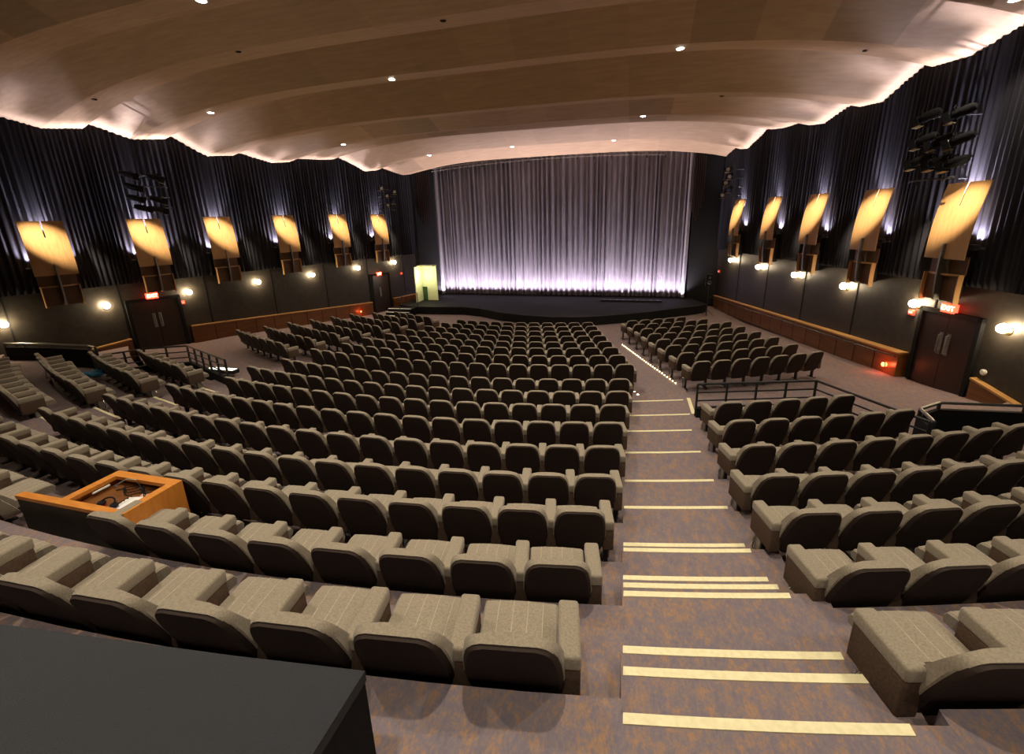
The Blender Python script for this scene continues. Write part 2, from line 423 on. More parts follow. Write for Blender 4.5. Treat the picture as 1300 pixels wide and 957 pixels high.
# proscenium returns
mb = MB()
mb.prism([(-9.3, 26.05), (-8.6, 26.25), (-7.55, 27.0), (-7.6, 27.3), (-13, 27.5), (-13, 26.3)], -5.4, 5.6, M['black'])
struct(mb.build('wall_proscenium_left'))
mb = MB(); mb.prism([(9.55, 26.75), (8.05, 26.8), (8.0, 27.1), (12, 27.5), (12, 26.8)], -5.4, 5.6, M['black'])
struct(mb.build('wall_proscenium_right'))
# thin joints between the lower wall panels: battens with their own name
jn = 0
for side, fr, y0, y1 in (('left', frameL, 3.3, 26), ('right', frameR, 5, 26.5)):
    y = y0
    while y < y1:
        mb = MB(); mb.box(0, .012, -.02, .02, -4.3, -1.72, M['black'], fr(y)); jn += 1
        struct(mb.build(f'trim_{jn}')); y += 2.72
# ---- drapes on the walls
def drape(name, label, fr, y0, y1, z0, z1, sgn, cat='curtain'):
    mb = MB(); L = y1 - y0; n = int(L / .017); rowsz = [z0, z0 + .5, (z0 + z1) / 2, z1]
    rnd = random.Random(5 if sgn > 0 else 9); ph = 0; P = [[] for _ in rowsz]; y = y0
    ph = 0; w = .13
    amp = .04
    for i in range(n + 1):
        y = y0 + L * i / n
        ph += (L / n) / w * 2 * PI
        if ph > 2 * PI: ph -= 2 * PI; w = rnd.uniform(.09, .20); amp = rnd.uniform(.02, .055)
        for r, z in enumerate(rowsz):
            o_ = .11 + amp * math.sin(ph + .35 * r) * (1 - .12 * r) + .02 * math.sin(y * 3.1 + r)
            P[r].append((fr(y) @ Vector((o_, 0, z)))[:])
    mb.grid(P, M['drape'])
    o = mb.build(name, smooth=True); tag(o, label, cat); return o
def seg(fr, nm, label, y0, y1, zlo, sgn): return drape(nm, label, fr, y0, y1, zlo, 4.6, sgn)
seg(frameL, 'wall_drape', 'long black pleated drape covering the upper left wall', -4.1, 26.2, -1.70, 1)
seg(frameR, 'wall_drape', 'long black pleated drape covering the upper right wall', -4.1, 26.8, -1.72, -1)

# ---- stage curtain
def stage_curtain():
    A = Vector((-7.62, 27.45, 0)); B = Vector((7.95, 27.0, 0)); d = (B - A); L = d.length; d.normalize(); nrm = Vector((d.y, -d.x, 0))
    t = thing('stage_curtain', 'full width lavender grey pleated curtain lit from below across the stage', 'curtain', (A + B)[:2] and ((A + B) / 2 + Vector((0, 0, -4.5))))
    off = (A + B) / 2 + Vector((0, 0, -4.5))
    rnd = random.Random(3); mb = MB(); n = 1500; zs = [-4.45, -4.1, -2, .5, 3.0, 3.95]; P = [[] for _ in zs]; ph = 0; w = .22; amp = .06
    for i in range(n + 1):
        s = L * i / n; ph += L / n / w * 2 * PI
        if ph > 2 * PI: ph -= 2 * PI; w = rnd.uniform(.14, .40); amp = rnd.uniform(.05, .13)
        for r, z in enumerate(zs):
            q = A + d * s + nrm * (amp * math.sin(ph + .12 * r) * (1.05 - .09 * r) + .1)
            P[r].append((q.x - off.x, q.y - off.y, z - off.z))
    mb.grid(P, M['front']); mb.build('cloth', t, smooth=True)
    for (s0, s1, lb) in ((.0, .30, 'plain pale edge band'), (L - .24, L - .05, 'narrow pale edge band')):
        mb = MB(); Pq = []
        for s in (s0, (s0 + s1) / 2, s1):
            q = A + d * s + nrm * (.30 + (.03 if s not in (s0, s1) else 0)); Pq.append([(q.x - off.x, q.y - off.y, z - off.z) for z in (-4.45, 3.9)])
        mb.grid(Pq, M['curtedge']); e = mb.build('edge_band', t); e['label'] = lb
    return A, B, d, nrm
cA, cB, cdv, cn = stage_curtain()

# ---- stage
st = MB()
front = [(-8.6, 23.2), (-7.4, 22.6), (-4.3, 22.75), (-3.2, 22.4), (-1.6, 21.4), (-.3, 20.95), (1.1, 20.7), (2.3, 20.8), (3.4, 21.15), (4.5, 21.7), (5.65, 22.4), (7.0, 23.4), (8.3, 24.3), (8.9, 25.0)]
st.prism(front + [(8.3, 26.7), (7.9, 27.3), (7.9, 29), (-7.5, 29), (-7.5, 27.2), (-8.6, 26.2)], -5.0, -4.5, M['stageblack'])
stg = thing('stage', 'low black stage platform with bowed front edge below the curtain', 'stage', (0, 24, -4.95))
for v in range(len(st.v)): x, y, z = st.v[v]; st.v[v] = (x, y - 24, z + 4.95)
st.build('platform', stg)
mb = MB(); mb.tube([(x, y - 24, .45) for x, y in front], .02, M['iron']); e = mb.build('edge_trim', stg)
for (x, y, l, lb) in ((4.9, 25.3, 3.4, 'long low black floor batten on the right of the stage'),):
    mb = MB(); mb.rbox(-l / 2, l / 2, -.06, .06, 0, .10, .02, M['iron']); 
    for q in range(9): mb.lathe([(.03, 0), (.03, .03)], M['steel'], Matrix.Translation((-l / 2 + .2 + q * .37, 0, .10)))
    tag(mb.build('light_batten', loc=(x, y, -4.5)), lb, 'light batten')
# small steps and handrail at the stage's left
t = thing('stage_steps', 'small pale edged steps with a bent handrail at the left stage corner', 'steps', (-7.7, 21.75, -4.95))
for q in range(3):
    mb = MB(); mb.box(-.9, .55, -.5 + q * .28, -.22 + q * .28 + .3, 0, .15 * (q + 1), M['black']); tr = mb.build('tread', t)
    mb = MB(); mb.box(-.9, .55, -.5 + q * .28, -.40 + q * .28, .15 * (q + 1) + .001, .15 * (q + 1) + .012, M['paper']); mb.build('edge', tr)
mb = MB(); mb.tube([(.1, -.35, .3), (.1, -.35, 1.0), (.2, -.15, 1.25), (.55, .35, 1.35), (.75, .6, 1.3), (.75, .6, .45)], .022, M['iron']); mb.build('handrail', t)
# pale lit doorway beside the stage
t = thing('lit_doorway', 'pale yellow-green lit doorway recess at the left end of the stage', 'doorway', (-7.6, 24.3, -4.5))
mb = MB(); mb.box(-.20, .78, .55, .60, 0, 2.15, M['greenwall']); mb.build('back_panel', t)
mb = MB(); mb.box(-.25, -.20, -.4, .60, 0, 2.15, M['greenwall']); mb.build('side_panel', t)
mb = MB(); mb.box(-.25, .80, -.0, .62, 2.15, 2.2, M['greenwall']); mb.build('top_panel', t)
mb = MB(); mb.box(-.195, .10, .50, .54, .0, .85, M['greendark']); e = mb.build('notice_board', t); e['label'] = 'dark green low board'

# ---- proscenium battens
for side, x0, y0, lb in (('l', -8.02, 26.62, 'hanging group of thin brown battens left of the stage curtain'), ('r', 8.18, 26.72, 'hanging group of thin brown battens right of the stage curtain')):
    t = thing('hanging_battens', lb, 'battens', (x0 if side == 'r' else x0, y0 - .05, .0))
    for q, ln in enumerate([.85, .35, .05, -.15, .15, .5, .9]):
        mb = MB(); xx = (q - 3) * .105; yy = 0 if side == 'r' else xx * .65
        mb.box(xx - .022, xx + .022, yy - .08, yy - .04, ln, 3.9, M['door']); mb.build('batten', t)
# ---- truss above the curtain
t = thing('lighting_truss', 'thin lattice truss hanging along the top of the stage curtain', 'truss', (0, 26.55, 3.5))
def trz(x): return 3.22 + .36 * (1 - ((x - 0) / 8.2) ** 2) - 3.5
for oz in (.0, .16):
    mb = MB(); mb.tube([(x, 0, trz(x) * 1.0 + oz) for x in [(-7.4 + q * .6) for q in range(24)]], .018, M['steel'], 6); mb.build('chord', t)
mb = MB()
for q in range(46):
    x = -7.3 + q * .3; mb.tube([(x, 0, trz(x)), (x + .15, 0, trz(x + .15) + .16), (x + .3, 0, trz(x + .3))], .010, M['steel'], 5)
mb.build('lattice', t)
for q in range(15):
    x = -6.9 + q * .95; mb = MB(); mb.lathe([(.03, .0), (.06, -.10), (.07, -.16)], M['iron'], Matrix.Translation((x, 0, trz(x) - .0))); mb.build('lamp', t)
# ---- speaker on stand at the right
t = thing('speaker_stand', 'slim black stand carrying a loudspeaker beside the right end of the stage', 'speaker stand', (8.72, 23.9, -4.93))
mb = MB(); mb.tube([(0, 0, 0), (0, 0, 1.55)], .025, M['iron']); mb.build('pole', t)
for q in range(3):
    a = q * 2.1; mb = MB(); mb.tube([(0, 0, .35), (.32 * math.cos(a), .32 * math.sin(a), .012)], .012, M['iron']); mb.build('leg', t)
t = thing('loudspeaker', 'small dark loudspeaker with a pale cone on the slim stage side stand', 'speaker', (8.72, 23.9, -3.38))
mb = MB(); mb.rbox(-.16, .16, -.14, .14, 0, .62, .025, M['black']); mb.build('cabinet', t)
for z, r in ((.2, .10), (.45, .055)):
    mb = MB(); mb.lathe([(r, 0), (r * .92, .012), (r * .3, -.02)], M['steel'], Matrix.Translation((0, -.14, z)) @ Matrix.Rotation(PI / 2, 4, 'X')); mb.build('cone', t)

# ------------------------------------------------------------------ wall lamps (veneer sails)
def curve_sheet(mb, mat, ylo, yhi, z0, z1, off, th, n=10, hole=None):
    """vertical sheet, off(z) = distance from the wall; ylo/yhi along the wall"""
    ys = sorted(set([ylo, yhi] + (list(hole[0]) if hole else []))) 
    zs = [z0 + (z1 - z0) * i / n for i in range(n + 1)]
    cols = list(zip(ys[:-1], ys[1:]))
    for (a, b) in cols:
        for i in range(n):
            za, zb = zs[i], zs[i + 1]
            if hole and abs((a + b) / 2 - sum(hole[0]) / 2) < 1e-3 and any(h0 < (za + zb) / 2 < h1 for h0, h1 in hole[1]): continue
            v = [(off(za), a, za), (off(za), b, za), (off(zb), b, zb), (off(zb), a, zb), (off(za) - th, a, za), (off(za) - th, b, za), (off(zb) - th, b, zb), (off(zb) - th, a, zb)]
            mb.add(v, [(0, 1, 2, 3), (7, 6, 5, 4), (0, 4, 5, 1), (1, 5, 6, 2), (2, 6, 7, 3), (3, 7, 4, 0)], mat)
def make_wall_lamp():
    t = thing('wall_lamp', 'x', 'wall lamp')
    W2 = .52
    offu = lambda z: .50 - .085 * (z + .9) ** 2 if z > -.9 else .50
    mb = MB(); curve_sheet(mb, M['veneer'], -W2, W2, -1.08, .62, offu, .022, 20, hole=((-.022, .022), [(.12, .62), (-1.08, -.80)]))
    s = mb.build('upper_sheet', t, smooth=30)
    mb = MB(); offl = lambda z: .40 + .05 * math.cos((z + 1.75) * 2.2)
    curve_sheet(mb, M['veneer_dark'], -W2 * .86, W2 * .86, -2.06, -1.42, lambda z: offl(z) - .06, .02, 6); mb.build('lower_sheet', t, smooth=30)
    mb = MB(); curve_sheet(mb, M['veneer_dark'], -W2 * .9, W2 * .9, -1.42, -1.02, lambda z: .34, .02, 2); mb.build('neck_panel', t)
    # lens shaped shelf
    mb = MB(); poly = []
    for q in range(13): u = -1 + q / 6; poly.append((.36 + .12 * (1 - u * u), u * W2 * .93))
    poly += [(.36, W2 * .93 * -(-1)), (.36, -W2 * .93)]
    mb.prism([(x, y) for x, y in poly[:13]], -1.46, -1.42, M['veneer']); mb.build('shelf', t)
    for sg in (-1, 1):
        mb = MB(); ed = []
        for q in range(9):
            z = -2.10 + q * .085; ed.append((offl(z) + .03, z))
        vs = []; fs = []
        for (o_, z) in ed: vs += [(o_, sg * W2 * .90, z), (o_ - .12, sg * W2 * .90, z), (o_ - .12, sg * W2 * .86, z), (o_, sg * W2 * .86, z)]
        for q in range(8):
            a = q * 4
            for r in range(4): fs.append((a + r, a + (r + 1) % 4, a + 4 + (r + 1) % 4, a + 4 + r))
        fs += [(0, 1, 2, 3), (32, 35, 34, 33)]; mb.add(vs, fs, M['veneer']); mb.build('side_rib', t)
    mb = MB(); vs = []; pr = []
    for q in range(12):
        z = -2.05 + q * .12; pr.append((.46 + .07 * math.sin((z + 2.2) * 1.6), z))
    th = .022
    for (o_, z) in pr: vs += [(o_ + .05, -th, z), (o_ + .05, th, z), (o_ - .2, th, z), (o_ - .2, -th, z)]
    fs = []
    for q in range(len(pr) - 1):
        a = q * 4
        for r in range(4): fs.append((a + r, a + (r + 1) % 4, a + 4 + (r + 1) % 4, a + 4 + r))
    e = (len(pr) - 1) * 4; fs += [(0, 1, 2, 3), (e, e + 3, e + 2, e + 1)]
    mb.add(vs, fs, M['steel']); mb.build('steel_fin', t)
    mb = MB(); mb.box(.12, .30, -.25, .25, -2.0, -1.3, M['black']); mb.box(.0, .12, -.08, .08, -2.0, -1.2, M['black']); mb.build('bracket', t)
    mb = MB(); mb.rbox(.20, .34, -.50, -.30, -.86, -.74, .02, M['black']); mb.rbox(.20, .34, .30, .50, -.86, -.74, .02, M['black']); mb.box(.18, .2, -.6, .6, -.84, -.80, M['steel']); mb.box(.0, .2, -.03, .03, -.84, -.80, M['steel']); mb.build('uplight_bar', t)
    return t
lampL = [(9.99, -.08), (12.58, -.03), (14.98, .04), (17.74, .10), (20.57, .15), (23.21, .15)]
lampR = [(12.68, -.02), (15.31, .02), (18.0, .06), (20.86, .12), (24.0, .19)]
proto = make_wall_lamp(); first = True
LAMPS = []
ordw = ['nearest', 'second', 'third', 'fourth', 'fifth', 'sixth']
for side, fr, lst in (('left', frameL, lampL), ('right', frameR, lampR)):
    for i, (y, dz) in enumerate(lst):
        o = proto if first else copy_tree(proto); first = False
        T = fr(y, 0, dz); o.location = T.to_translation(); o.rotation_euler = (0, 0, math.atan2(T[1][0], T[0][0]))
        tag(o, f'curved golden veneer lamp on the {side} wall, {ordw[i]} from the camera', 'wall lamp', 'curved veneer lamps along the walls'); LAMPS.append((T, side))

def light(kind, name, loc, energy, col, **kw):
    ld = bpy.data.lights.new(name, kind); ld.energy = energy; ld.color = col
    for k, v in kw.items(): setattr(ld, k, v)
    o = bpy.data.objects.new(name, ld); COL.objects.link(o); o.location = loc; return o
def aim(o, to):
    d = Vector(to) - Vector(o.location); o.rotation_euler = d.to_track_quat('-Z', 'Y').to_euler()
LAV = (.90, .83, 1.0); WARM = (1.0, .74, .44)
for li, (T, side) in enumerate(LAMPS):
    boost = 2.4 if li in (1, 6) else 1.0
    for dy in (-.40, .40):
        p = T @ Vector((.24, dy, -.68)); o = light('SPOT', 'uplight', p, 190, LAV, spot_size=math.radians(115), spot_blend=.9, shadow_soft_size=.03)
        aim(o, T @ Vector((.0, dy * 1.1, .7)))
    p = T @ Vector((.24, 0, .15)); o = light('SPOT', 'uplight', p, 300 * boost, LAV, spot_size=math.radians(75), spot_blend=.9, shadow_soft_size=.03); aim(o, T @ Vector((.0, 0, 1.9)))
    # narrow warm spot from the ceiling onto the sheet's face
    p = T @ Vector((2.6, -2.6 if side == 'left' else 2.6, 2.6)); o = light('SPOT', 'lamp_spot', p, 3000, (1, .85, .62), spot_size=math.radians(16), spot_blend=1.0, shadow_soft_size=.04); aim(o, T @ Vector((.45, 0, -.0)))

# ------------------------------------------------------------------ sconces
def make_sconce():
    t = thing('wall_sconce', 'x', 'wall light')
    mb = MB(); mb.lathe([(.09, 0), (.09, .015), (.05, .03)], M['brass'], Matrix.Rotation(PI / 2, 4, 'Y')); mb.build('backplate', t)
    mb = MB(); mb.tube([(0.02, 0, 0), (.08, 0, .0), (.10, 0, .02)], .012, M['brass']); mb.build('arm', t)
    bm = bmesh.new(); bmesh.ops.create_icosphere(bm, subdivisions=2, radius=.105); mb = MB(); mb.bm(bm, M['bulb'], Matrix.Translation((.135, 0, .06))); mb.build('globe', t, smooth=True)
    return t
scL = [(8.61, -2.54), (11.01, -2.38), (13.52, -2.28), (16.22, -2.22), (18.88, -2.21), (21.64, -2.14), (24.28, -2.07)]
scR = [(11.36, -2.47), (13.63, -2.35), (16.34, -2.28), (19.1, -2.24), (21.94, -2.22), (24.84, -2.15)]
scp = make_sconce(); first = True
for side, fr, lst in (('left', frameL, scL), ('right', frameR, scR)):
    for i, (y, z) in enumerate(lst):
        o = scp if first else copy_tree(scp); first = False
        T = fr(y, 0, z - .06); o.location = T.to_translation(); o.rotation_euler = (0, 0, math.atan2(T[1][0], T[0][0]))
        tag(o, f'glowing round globe wall light on the {side} wall, {(ordw + ["seventh"])[i]} from the camera', 'wall light', 'globe wall lights along the side walls')

# ------------------------------------------------------------------ doors, exit signs, alarms
def door(nm, fr, y0, y1, z0, z1, sgn, handles=True):
    yc = (y0 + y1) / 2; T = fr(yc); w = (y1 - y0) / 2 * 1.03
    t = bpy.data.objects.new(nm, None); COL.objects.link(t); t.location = (T @ Vector((0, 0, z0))); t.rotation_euler = (0, 0, math.atan2(T[1][0], T[0][0])); struct(t)
    h = z1 - z0
    mb = MB(); mb.box(0, .10, -w - .10, -w, 0, h + .1, M['black']); mb.box(0, .10, w, w + .10, 0, h + .1, M['black']); mb.box(0, .10, -w - .1, w + .1, h, h + .1, M['black']); mb.build('door_frame', t)
    for s_ in ((-1, 1) if w > .68 else (0,)):
        a, b = ((-w, -.006) if s_ < 0 else (.006, w)) if s_ else (-w, w)
        mb = MB(); mb.box(.01, .055, a, b, .01, h - .005, M['door']); lf = mb.build('door_leaf', t)
        if handles:
            hy = -.10 if s_ <= 0 else .10
            mb = MB(); mb.tube([(.055, hy, .95), (.12, hy, .95), (.12, hy, 1.4), (.055, hy, 1.4)], .018, M['steel']); mb.box(.055, .062, hy - .05, hy + .05, .9, 1.45, M['steel']); mb.build('door_handle', lf)
door('door_1', frameL, 11.62, 13.12, -4.36, -2.42, 1)
door('door_2', frameR, 11.95, 13.35, -4.36, -2.48, -1)
door('door_3', frameL, 22.55, 23.75, -4.9, -2.72, 1)
def exit_sign(fr, y, z, lb, s=1.):
    T = fr(y); t = thing('exit_sign', lb, 'exit sign', T @ Vector((.02, 0, z)), math.atan2(T[1][0], T[0][0]), 'red exit signs over the doors')
    mb = MB(); mb.rbox(0, .09, -.19 * s, .19 * s, -.11 * s, .11 * s, .015, M['exit']); mb.build('housing', t)
    cu = bpy.data.curves.new('exit_text', 'FONT'); cu.body = 'EXIT'; cu.size = .17 * s; cu.extrude = .004; cu.align_x = 'CENTER'; cu.align_y = 'CENTER'
    o = bpy.data.objects.new('tmp', cu); COL.objects.link(o); dg = bpy.context.evaluated_depsgraph_get(); me = bpy.data.meshes.new_from_object(o.evaluated_get(dg)); COL.objects.unlink(o); bpy.data.objects.remove(o)
    me.materials.clear(); me.materials.append(M['exittext']); e = bpy.data.objects.new('lettering', me); COL.objects.link(e); e.parent = t
    e.matrix_local = Matrix(((0, 0, 1, .097), (1, 0, 0, 0), (0, 1, 0, 0), (0, 0, 0, 1)))
    light('POINT', 'exit_glow', T @ Vector((.3, 0, z - .05)), 2.5, (1, .12, .06), shadow_soft_size=.1)
exit_sign(frameL, 12.35, -2.24, 'glowing red exit sign over the near left double door')
exit_sign(frameR, 12.70, -2.30, 'glowing red exit sign over the right double door')
exit_sign(frameL, 23.07, -2.64, 'glowing red exit sign over the far left door', .9)
for fr, y, z, lb in ((frameL, 13.26, -2.67, 'left wall near the double door'), (frameR, 13.75, -2.62, 'right wall beside the double door'), (frameL, 24.84, -2.82, 'far left wall near the stage'), (frameR, 26.4, -2.90, 'far right wall near the stage')):
    T = fr(y); t = thing('fire_alarm', 'small red fire alarm strobe on the ' + lb, 'fire alarm', T @ Vector((.0, 0, z)), math.atan2(T[1][0], T[0][0]), 'red fire alarm strobes')
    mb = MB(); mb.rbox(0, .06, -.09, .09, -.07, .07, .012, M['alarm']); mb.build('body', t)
    mb = MB(); mb.rbox(.06, .085, -.045, .045, -.025, .025, .008, M['lenswhite']); mb.build('strobe', t)

# ------------------------------------------------------------------ wainscot
def wainscot(lb, fr, y0, y1, zt, zb, out0=.10, out1=.10, rail=True):
    t = thing('wainscot', lb, 'wainscot', fr((y0 + y1) / 2, 0, zb(y0)).to_translation()); inv = Matrix.Translation(-t.location)
    n = max(2, int((y1 - y0) / .8)); ys = [y0 + (y1 - y0) * i / n for i in range(n + 1)]
    mb = MB(); vs = []; fs = []
    for i, y in enumerate(ys):
        u = i / n; o_ = out0 + (out1 - out0) * u
        for (a, z) in ((0.0, zb(y)), (o_, zb(y)), (o_, zt(y)), (0.0, zt(y))): vs.append((inv @ (fr(y) @ Vector((a, 0, z))))[:])
    for i in range(n):
        a = i * 4
        for q in range(4): fs.append((a + q, a + (q + 1) % 4, a + 4 + (q + 1) % 4, a + 4 + q))
    fs += [(0, 1, 2, 3), (n * 4, n * 4 + 3, n * 4 + 2, n * 4 + 1)]
    mb.add(vs, fs, M['wains']); pn = mb.build('panel', t)
    mb = MB(); vs = []; fs = []
    for i, y in enumerate(ys):
        u = i / n; o_ = out0 + (out1 - out0) * u
        for (a, z) in ((0.0, zt(y)), (o_ + .03, zt(y)), (o_ + .03, zt(y) + .045), (0.0, zt(y) + .045)): vs.append((inv @ (fr(y) @ Vector((a, 0, z))))[:])
    for i in range(n):
        a = i * 4
        for q in range(4): fs.append((a + q, a + (q + 1) % 4, a + 4 + (q + 1) % 4, a + 4 + q))
    fs += [(0, 1, 2, 3), (n * 4, n * 4 + 3, n * 4 + 2, n * 4 + 1)]
    mb.add(vs, fs, M['rail']); mb.build('cap_rail', t)
    mb = MB()
    for y in ys[1:-1]:
        mb.box(out0 * 1.0, out0 + .006, -.008, .008, zb(y) + .02, zt(y) - .03, M['black'], inv @ fr(y))
    mb.build('panel_joints', t)
    if rail:
        mb = MB(); mb.tube([(inv @ (fr(y) @ Vector((out0 + .09, 0, zt(y) - .07))))[:] for y in ys], .02, M['iron']); hr = mb.build('handrail', t)
    return t
lin = lambda y0, z0, y1, z1: (lambda y: z0 + (z1 - z0) * (y - y0) / (y1 - y0))
wainscot('long low brown wood wainscot on the left wall beyond the double door', frameL, 13.35, 22.35, lin(13, -3.66, 22, -4.24), lin(13, -4.45, 22, -5.0), .14, .12, False)
wainscot('short brown wood wainscot on the left wall beside the stage', frameL, 23.95, 25.9, lin(23.7, -4.30, 25.5, -4.30), lin(23, -5.0, 26, -5.0), .12, .12, False)
wainscot('long low brown wood wainscot with a dark handrail on the right wall', frameR, 13.6, 26.6, lin(12.9, -3.71, 25.4, -4.26), lin(13, -4.45, 26, -5.0), .26, .12, True)
wainscot('short brown wood wainscot on the left wall before the double door', frameL, 9.6, 11.45, lin(10.4, -3.85, 11.5, -3.75), lin(10, -4.5, 12, -4.5), .12, .12, False)
wainscot('sloping brown wood wainscot on the right wall before the double door', frameR, 9.6, 11.75, lin(10.6, -4.02, 11.6, -3.80), lin(10, -4.8, 12, -4.8), .12, .12, False)
for p, lb, s in ((WLp(11.0, .16) + Vector((0, 0, -4.2)), 'left wainscot by the near left door', 1), (WRp(13.95, .30) + Vector((0, 0, -4.15)), 'end of the right wainscot by the door', 1), (WLp(21.4, .20) + Vector((0, 0, -4.6)), 'far left wainscot near the front seats', .7)):
    mb = MB(); bm = bmesh.new(); bmesh.ops.create_icosphere(bm, subdivisions=2, radius=.07 * s); mb.bm(bm, M['redglow'])
    t = thing('guide_light', 'small glowing red guide light on the ' + lb, 'guide light', p, 0, 'small red guide lights'); mb.build('lens', t, smooth=True)
    mb = MB(); mb.lathe([(.085 * s, -.02), (.085 * s, .0), (.06 * s, .01)], M['iron'], Matrix.Rotation(PI / 2, 4, 'Y')); mb.build('collar', t)
    light('POINT', 'guide_glow', p + Vector((.12 if p.x < 0 else -.12, -.05, 0)), 3 * s, (1, .15, .05), shadow_soft_size=.05)
mb = MB(); mb.lathe([(.07, 0), (.07, .03), (.04, .05)], M['lenswhite'], frameR(11.6, .02, -3.55) @ Matrix.Rotation(PI / 2, 4, 'Y')); tag(mb.build('wall_thermostat'), 'small pale round wall knob right of the right double door', 'wall fitting')
mb = MB(); mb.lathe([(.07, 0), (.07, .03), (.04, .05)], M['lenswhite'], frameL(10.6, .14, -4.06) @ Matrix.Rotation(PI / 2, 4, 'Y')); tag(mb.build('wall_thermostat'), 'small white round fitting on the short left wainscot', 'wall fitting')

# ------------------------------------------------------------------ railings and stairwell barriers
def railing(lb, pts, ztop, zbase, side):
    t = thing('railing', lb, 'railing', (pts[0][0], pts[0][1], zbase)); ox, oy = pts[0]
    loc = [(x - ox, y - oy) for x, y in pts]
    for q, (nm, h) in enumerate((('top_rail', ztop - zbase), ('middle_rail', (ztop - zbase) * .66), ('lower_rail', (ztop - zbase) * .33))):
        mb = MB(); mb.tube([(x, y, h) for x, y in loc], .026 if q == 0 else .018, M['iron']); mb.build(nm, t)
    for (a, b) in zip(loc[:-1], loc[1:]):
        L = math.dist(a, b); n = max(1, round(L / .62))
        for i in range(n + (1 if b == loc[-1] else 0)):
            u = i / n; x = a[0] + (b[0] - a[0]) * u; y = a[1] + (b[1] - a[1]) * u
            mb = MB(); mb.box(x - .02, x + .02, y - .02, y + .02, 0, ztop - zbase, M['iron']); mb.build('post', t)
    mb = MB()
    for (a, b) in zip(loc[:-1], loc[1:]):
        d = Vector((b[0] - a[0], b[1] - a[1])).normalized() * .0; nn = Vector((b[1] - a[1], a[0] - b[0])).normalized() * .05
        mb.prism([(a[0] + nn.x, a[1] + nn.y), (b[0] + nn.x, b[1] + nn.y), (b[0] - nn.x, b[1] - nn.y), (a[0] - nn.x, a[1] - nn.y)], -.45, .03, M['black'])
    mb.build('kerb', t)
railing('black three-bar metal railing around the right block above the cross aisle', [(6.22, 9.15), (8.61, 9.80), (9.31, 8.53), (9.62, 8.02)], -3.35, -3.90, 'R')
railing('black three-bar metal railing around the left block above the cross aisle', [(-5.85, 8.83), (-8.46, 9.86), (-9.55, 9.35), (-10.1, 8.6)], -3.35, -3.90, 'L')
def barrier(lb, pts, ztop, zb):
    t = thing('stairwell_barrier', lb, 'barrier', (pts[0][0], pts[0][1], zb)); loc = [(x - pts[0][0], y - pts[0][1]) for x, y in pts]
    h = ztop - zb; mb = MB()
    for (a, b) in zip(loc[:-1], loc[1:]):
        nn = Vector((b[1] - a[1], a[0] - b[0])).normalized() * .035
        mb.prism([(a[0] + nn.x, a[1] + nn.y), (b[0] + nn.x, b[1] + nn.y), (b[0] - nn.x, b[1] - nn.y), (a[0] - nn.x, a[1] - nn.y)], 0, h - .12, M['black'])
    mb.build('solid_panel', t)
    mb = MB(); mb.tube([(x, y, h) for x, y in loc], .028, M['steel']); mb.build('top_rail', t)
    for (x, y) in loc:
        mb = MB(); mb.box(x - .02, x + .02, y - .02, y + .02, h - .2, h, M['iron']); mb.build('post', t)
barrier('solid black barrier with metal rail beside the right doorway', [(9.72, 8.1), (9.82, 8.65), (10.3, 9.02), (11.6, 9.12), (12.95, 9.2)], -3.38, -4.5)
barrier('solid black barrier with metal rail at the far left, beside the seats', [(-10.35, 8.62), (-10.75, 8.72), (-12.27, 8.66), (-13.3, 8.55), (-14.0, 8.45)], -3.12, -4.5)
t = thing('floor_light', 'small bright white lit panel on the floor behind the left railing', 'floor light', (-7.55, 10.1, -4.25)); 
mb = MB(); mb.rbox(-.55, .55, -.12, .12, 0, .12, .02, M['iron']); mb.build('housing', t); mb = MB(); mb.box(-.5, .5, -.09, .09, .12, .125, M['whitefloor']); mb.build('lens', t)
t = thing('blue_bag', 'crumpled blue plastic bag on the seats by the far left barrier', 'bag', (-9.35, 7.85, -3.62))
bm = bmesh.new(); bmesh.ops.create_icosphere(bm, subdivisions=3, radius=.2)
for v in bm.verts: v.co *= 1 + .25 * math.sin(v.co.x * 37 + v.co.y * 23) * math.cos(v.co.z * 31); v.co.z *= .45; v.co.x *= 1.5
mb = MB(); mb.bm(bm, M['blueglass']); mb.build('bag_body', t, smooth=True)
mb = MB(); mb.tube([(.05, 0, .06), (.1, .02, .15), (.18, .04, .08)], .012, M['blueglass']); mb.build('bag_handle', t)

# ------------------------------------------------------------------ aisle bulbs
t = thing('aisle_light_strip', 'string of tiny glowing bulbs along the lower right aisle edge', 'aisle lights', (5.05, 15.0, -4.8)); a = Vector((4.60, 17.2, 0)); b = Vector((6.12, 12.1, 0))
for q in range(27):
    p = a.lerp(b, q / 26); z = kz(p.x, p.y) + .035; bm = bmesh.new(); bmesh.ops.create_icosphere(bm, subdivisions=1, radius=.02); mb = MB()
    mb.bm(bm, M['dot'], Matrix.Translation(p + Vector((0, 0, z)) - t.location)); mb.build('bulb', t)
mb = MB(); mb.tube([(p_ := a.lerp(b, q / 10)) + Vector((0, 0, kz(p_.x, p_.y) + .008)) - t.location for q in range(11)], .012, M['strip'], 5); mb.build('channel', t)
for (x, y, lb) in ((5.0, 11.05, 'tiny glowing floor bulb at the foot of the central block aisle side'), (5.08, 10.85, 'second tiny glowing floor bulb just nearer on the central block aisle side'), (-4.95, 12.3, 'tiny glowing floor bulb at the left lower aisle beside the seats')):
    bm = bmesh.new(); bmesh.ops.create_icosphere(bm, subdivisions=2, radius=.03); mb = MB(); mb.bm(bm, M['dot']); tag(mb.build('aisle_bulb', loc=(x, y, kz(x, y) + .04)), lb, 'aisle light', 'tiny floor bulbs')

